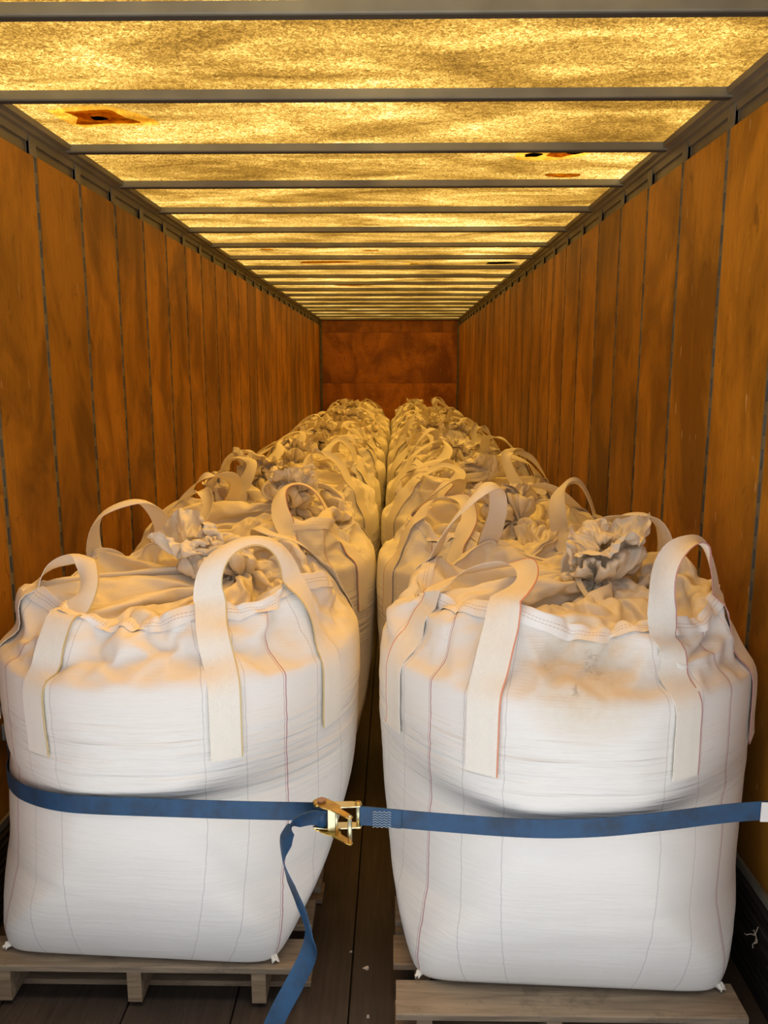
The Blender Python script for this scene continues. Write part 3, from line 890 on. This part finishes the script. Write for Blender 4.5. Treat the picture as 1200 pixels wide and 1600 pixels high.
# ------------------------------------------------------------------ pallets
def make_pallet(w, d, offs):
    root = empty('wooden_pallet')
    n = 6; bw = .128; gap = (d - n * bw) / (n - 1)
    for k in range(n):
        b = MB(); y = k * (bw + gap)
        x0 = random.uniform(-.006, .004); x1 = w + random.uniform(-.006, .006)
        b.box(x0, x1, y, y + bw, .118, .140, 0, .003)
        b.build('deck_board', ('lumber' if k % 2 else 'lumber_grey',), root)
    for o in offs:
        b = MB(); b.box(o, o + .042, .004, d - .004, .019, .117, 0, 0)
        b.build('stringer', ('lumber',), root)
    for k, y in enumerate((.09, d / 2 - .05, d - .19)):
        b = MB(); b.box(.0, w, y, y + .10, .001, .019, 0, .002)
        b.build('bottom_board', ('lumber',), root)
    return root
def copy_thing(o, parent=None):
    c = o.copy(); COL.objects.link(c); c.parent = parent
    for ch in o.children: copy_thing(ch, c)
    return c
PW, PD = .965, 1.07
palL = make_pallet(PW, PD, (.04, .43, .80)); palR = make_pallet(PW, PD, (.06, .415, .86))
palL.location = (-1.225, 2.10, 0); palR.location = (.0, 1.935, 0)
PG = 'wooden pallets under the bulk bags'
tag(palL, 'weathered wooden pallet under the front bag of the left row', 'pallet', PG)
tag(palR, 'weathered wooden pallet with a thick front board under the front bag of the right row', 'pallet', PG)
for i in range(1, 11):
    for side, src, x, y in (('left', palL, -1.225, 2.10), ('right', palR, .0, 1.935)):
        c = copy_thing(src); c.location = (x + rnd.uniform(-.02, .02), min(y + STEP * i, Y1 - PD - .03), 0)
        tag(c, 'wooden pallet under the %s bag in from the open end, %s row' % (ORD[i] if i < 10 else 'farthest', side), 'pallet', PG)

# ------------------------------------------------------------------ blue ratchet strap
strap = empty('ratchet_strap', (-.165, 1.96, .715))
tag(strap, 'blue ratchet strap stretched across the two front bulk bags, loose end hanging', 'strap')
def loc(P): return np.array(P) - np.array(strap.location)
def round_bag(bag, centre, z, degs, off, rz=0):
    out = []
    for d in degs:
        x, y, _ = ring(d, z - centre[2], bag.seed)
        x, y = x * math.cos(rz) - y * math.sin(rz), x * math.sin(rz) + y * math.cos(rz)
        r = math.hypot(x, y); f = (r + off) / r
        out.append((centre[0] + x * f, centre[1] + y * f, z))
    return out
left_path = [(XL + .005, 2.62, .640), (-1.32, 2.54, .640)] + [(p[0], p[1], (.640, .648, .662, .682, .700, .712)[k]) for k, p in enumerate(round_bag(left_bag, LB, .722, [290, 302, 314, 326, 338, 350], .004, LBR))] + [(-.60, 1.978, .720), (-.40, 1.975, .717), (-.205, 1.975, .715)]
P = catmull(left_path, 70)
ribbon('webbing', loc(P), np.tile([0, 0, 1.0], (len(P), 1)), .052, .0025, M['blue'], strap)
right_path = [(-.095, 1.965, .712), (.1, 1.945, .706), (.34, 1.910, .711), (.51, 1.898, .722), (.68, 1.903, .738), (.86, 1.918, .754), (1.0, 1.925, .762), (XR - .012, 1.925, .770)]
P = catmull(right_path, 50)
ribbon('webbing', loc(P), np.tile([0, 0, 1.0], (len(P), 1)), .052, .0025, M['blue'], strap)
# doubled, stitched end of the short web
P = catmull([(-.10, 1.961, .712), (-.05, 1.958, .711), (.015, 1.950, .709)], 12)
dbl = ribbon('folded_web_end', loc(P), np.tile([0, 0, 1.0], (len(P), 1)), .052, .0025, M['blue'], strap)
st = MB()
for r in range(7):
    z = -.021 + r * .007 - .005
    pts = [(.105 + .006 * k + .165 - .165, -.0125 - .0002 * k, z + (.0022 if k % 2 else -.0022)) for k in range(9)]
    st.tube([(p[0], p[1], p[2]) for p in pts], .0008, 4)
st.build('stitching', ('thread',), dbl)
# hanging tail
tp = [(-.190, 1.950, .712), (-.225, 1.930, .722), (-.262, 1.915, .712), (-.284, 1.908, .672), (-.292, 1.905, .625), (-.272, 1.900, .555), (-.245, 1.895, .485), (-.226, 1.890, .415), (-.228, 1.885, .36), (-.265, 1.875, .28), (-.305, 1.865, .205), (-.335, 1.855, .13), (-.345, 1.84, .05), (-.35, 1.80, .006), (-.37, 1.68, .004)]
P = catmull(tp, 110)
ang = np.interp(np.linspace(0, len(tp) - 1, 110), [0, 1, 2, 3, 4, 5, 6, 7, 8, 9, 10, 11, 12, 13, 14], [90, 88, 70, 45, 78, 55, 50, 62, 28, 12, 6, 4, 2, 2, 2])
W = []
for k, a in enumerate(ang):
    f = k / 109
    a = math.radians(a)
    if f < .16: W.append((math.cos(a), -.35, math.sin(a)))
    else: W.append((math.cos(a), -math.sin(a), .0))
ribbon('loose_tail', loc(P), W, .050, .0025, M['blue'], strap, cup=.004 * np.sin(np.linspace(0, 9, 110)))
# ratchet: frame plates, spool with wound web, opened handle
def plate(outline, z, t, m, name, parent, holes=()):
    b = MB(); n = len(outline)
    b.v = [(x, y, z - t / 2) for x, y in outline] + [(x, y, z + t / 2) for x, y in outline]
    b.f = [tuple(range(n - 1, -1, -1)), tuple(range(n, 2 * n))] + [(i, (i + 1) % n, n + (i + 1) % n, n + i) for i in range(n)]
    b.mi = [0] * len(b.f)
    return b.build(name, (m,), parent)
rat = empty('ratchet_buckle', (0, 0, 0), 0, strap)
for z in (.030, -.030):
    plate([(-.050, -.014), (-.045, .010), (.05, .014), (.072, .010), (.076, 0), (.072, -.010), (.05, -.014), (-.02, -.020)], z, .003, 'zinc_pale', 'frame_plate', rat)
spx = -.030
sp = MB(); sp.tube([(spx, 0, -.027), (spx, 0, .027)], .0165, 18); sp.build('wound_web', ('blue',), rat, True)
ax = MB(); ax.tube([(spx, 0, -.042), (spx, 0, .042)], .008, 12); ax.build('spool_axle', ('bolt',), rat, True)
for z in (.041, -.041):
    h = MB(); h.tube([(spx, 0, z - .003), (spx, 0, z + .003)], .0125, 6); h.build('axle_nut', ('bolt',), rat)
    gear = [( spx + (.024 if k % 2 else .019) * math.cos(k * PI / 13), (.024 if k % 2 else .019) * math.sin(k * PI / 13)) for k in range(26)]
    plate(gear, z * .86, .003, 'zinc', 'ratchet_wheel', rat)
hb = MB(); hb.tube([(.066, 0, -.034), (.066, 0, .034)], .005, 10); hb.build('anchor_bolt', ('zinc_pale',), rat, True)
for z in (.034, -.034):
    h = MB(); h.tube([(.066, 0, z - .003), (.066, 0, z + .003)], .009, 10); h.build('bolt_head', ('zinc',), rat, True)
an = math.radians(-42)
def rot(x, y): return (spx + x * math.cos(an) - y * math.sin(an), x * math.sin(an) + y * math.cos(an))
hd = empty('handle', (0, 0, 0), 0, rat)
for z in (.036, -.036):
    plate([rot(*p) for p in [(-.020, -.014), (-.022, .006), (-.008, .018), (.02, .022), (.05, .020), (.062, .010), (.095, .008), (.112, .004), (.114, -.006), (.10, -.010), (.05, -.012), (.02, -.020)]], z, .0026, 'zinc', 'handle_plate', rat)
bpy.data.objects.remove(hd)
gx, gy = rot(.106, -.001)
gr = MB(); gr.tube([(gx, gy, -.040), (gx, gy, .040)], .0055, 12); gr.build('handle_grip', ('zinc_pale',), rat, True)
gx, gy = rot(.052, .004)
gr = MB(); gr.tube([(gx, gy, -.037), (gx, gy, .037)], .004, 10); gr.build('handle_rod', ('zinc_pale',), rat, True)
gx, gy = rot(.036, .002)
pw = MB(); pw.box(gx - .010, gx + .010, gy - .0015, gy + .0015, -.034, .034); pw.build('pawl_slide', ('zinc_pale',), rat)
# end fittings hooked to the wall posts
e = MB(); e.box(XR - .018 + .165, XR - .004 + .165, -.060, -.010, .025, .085, 0, .003); e.build('end_fitting', ('white_tag',), strap)
e = MB(); e.box(1.100, 1.145, -.045, -.042, .016, .070, 0, .001); e.build('sewn_label', ('white_tag',), strap)
e = MB(); e.box(XL + .001 + .165, XL + .010 + .165, .63, .69, -.105, -.045, 0, .003); e.build('end_fitting', ('steel',), strap)

# ------------------------------------------------------------------ litter on the floor
def litter(name, x, y, r, label, seed):
    rr = random.Random(seed); b = MB(); n = 9
    ang = sorted(rr.uniform(0, 2 * PI) for _ in range(n))
    ps = [(r * rr.uniform(.5, 1) * math.cos(a) * 1.5, r * rr.uniform(.5, 1) * math.sin(a)) for a in ang]
    b.v = [(px, py, .001) for px, py in ps] + [(px * .75, py * .75, .002 + rr.uniform(.002, .008)) for px, py in ps]
    b.f = [tuple(range(n - 1, -1, -1)), tuple(range(n, 2 * n))] + [(i, (i + 1) % n, n + (i + 1) % n, n + i) for i in range(n)]
    b.mi = [0] * len(b.f)
    o = b.build(name, ('chip',)); o.location = (x, y, 0); tag(o, label, 'litter')
litter('wood_chip', -.09, 2.272, .010, 'largest pale chip on the dark floorboards between the front pallets', 1)
litter('wood_chip', -.145, 2.345, .004, 'tiny pale chip lying on the floorboard joint between the pallets', 2)
litter('wood_chip', -.079, 2.075, .004, 'small pale chip at the near end of the floorboards', 3)
tw = MB(); rr = random.Random(4)
for k in range(7):
    c = Vector((0, 0, 0)); pts = []
    d = Vector((rr.uniform(-.5, .3), rr.uniform(-1, 1), rr.uniform(-.5, 1))).normalized()
    for q in range(6):
        pts.append(tuple(c)); c = c + d * .008; d = (d + Vector((rr.uniform(-.6, .6), rr.uniform(-.6, .6), rr.uniform(-.6, .6)))).normalized()
        c.x = min(c.x, .004)
    tw.tube(pts, .0012, 5)
o = tw.build('straw_wisp', ('chip',)); o.location = (XR - .024, 2.17, .21)
tag(o, 'pale wisp of frayed thread caught on the dark scuff band by the right wall', 'litter')
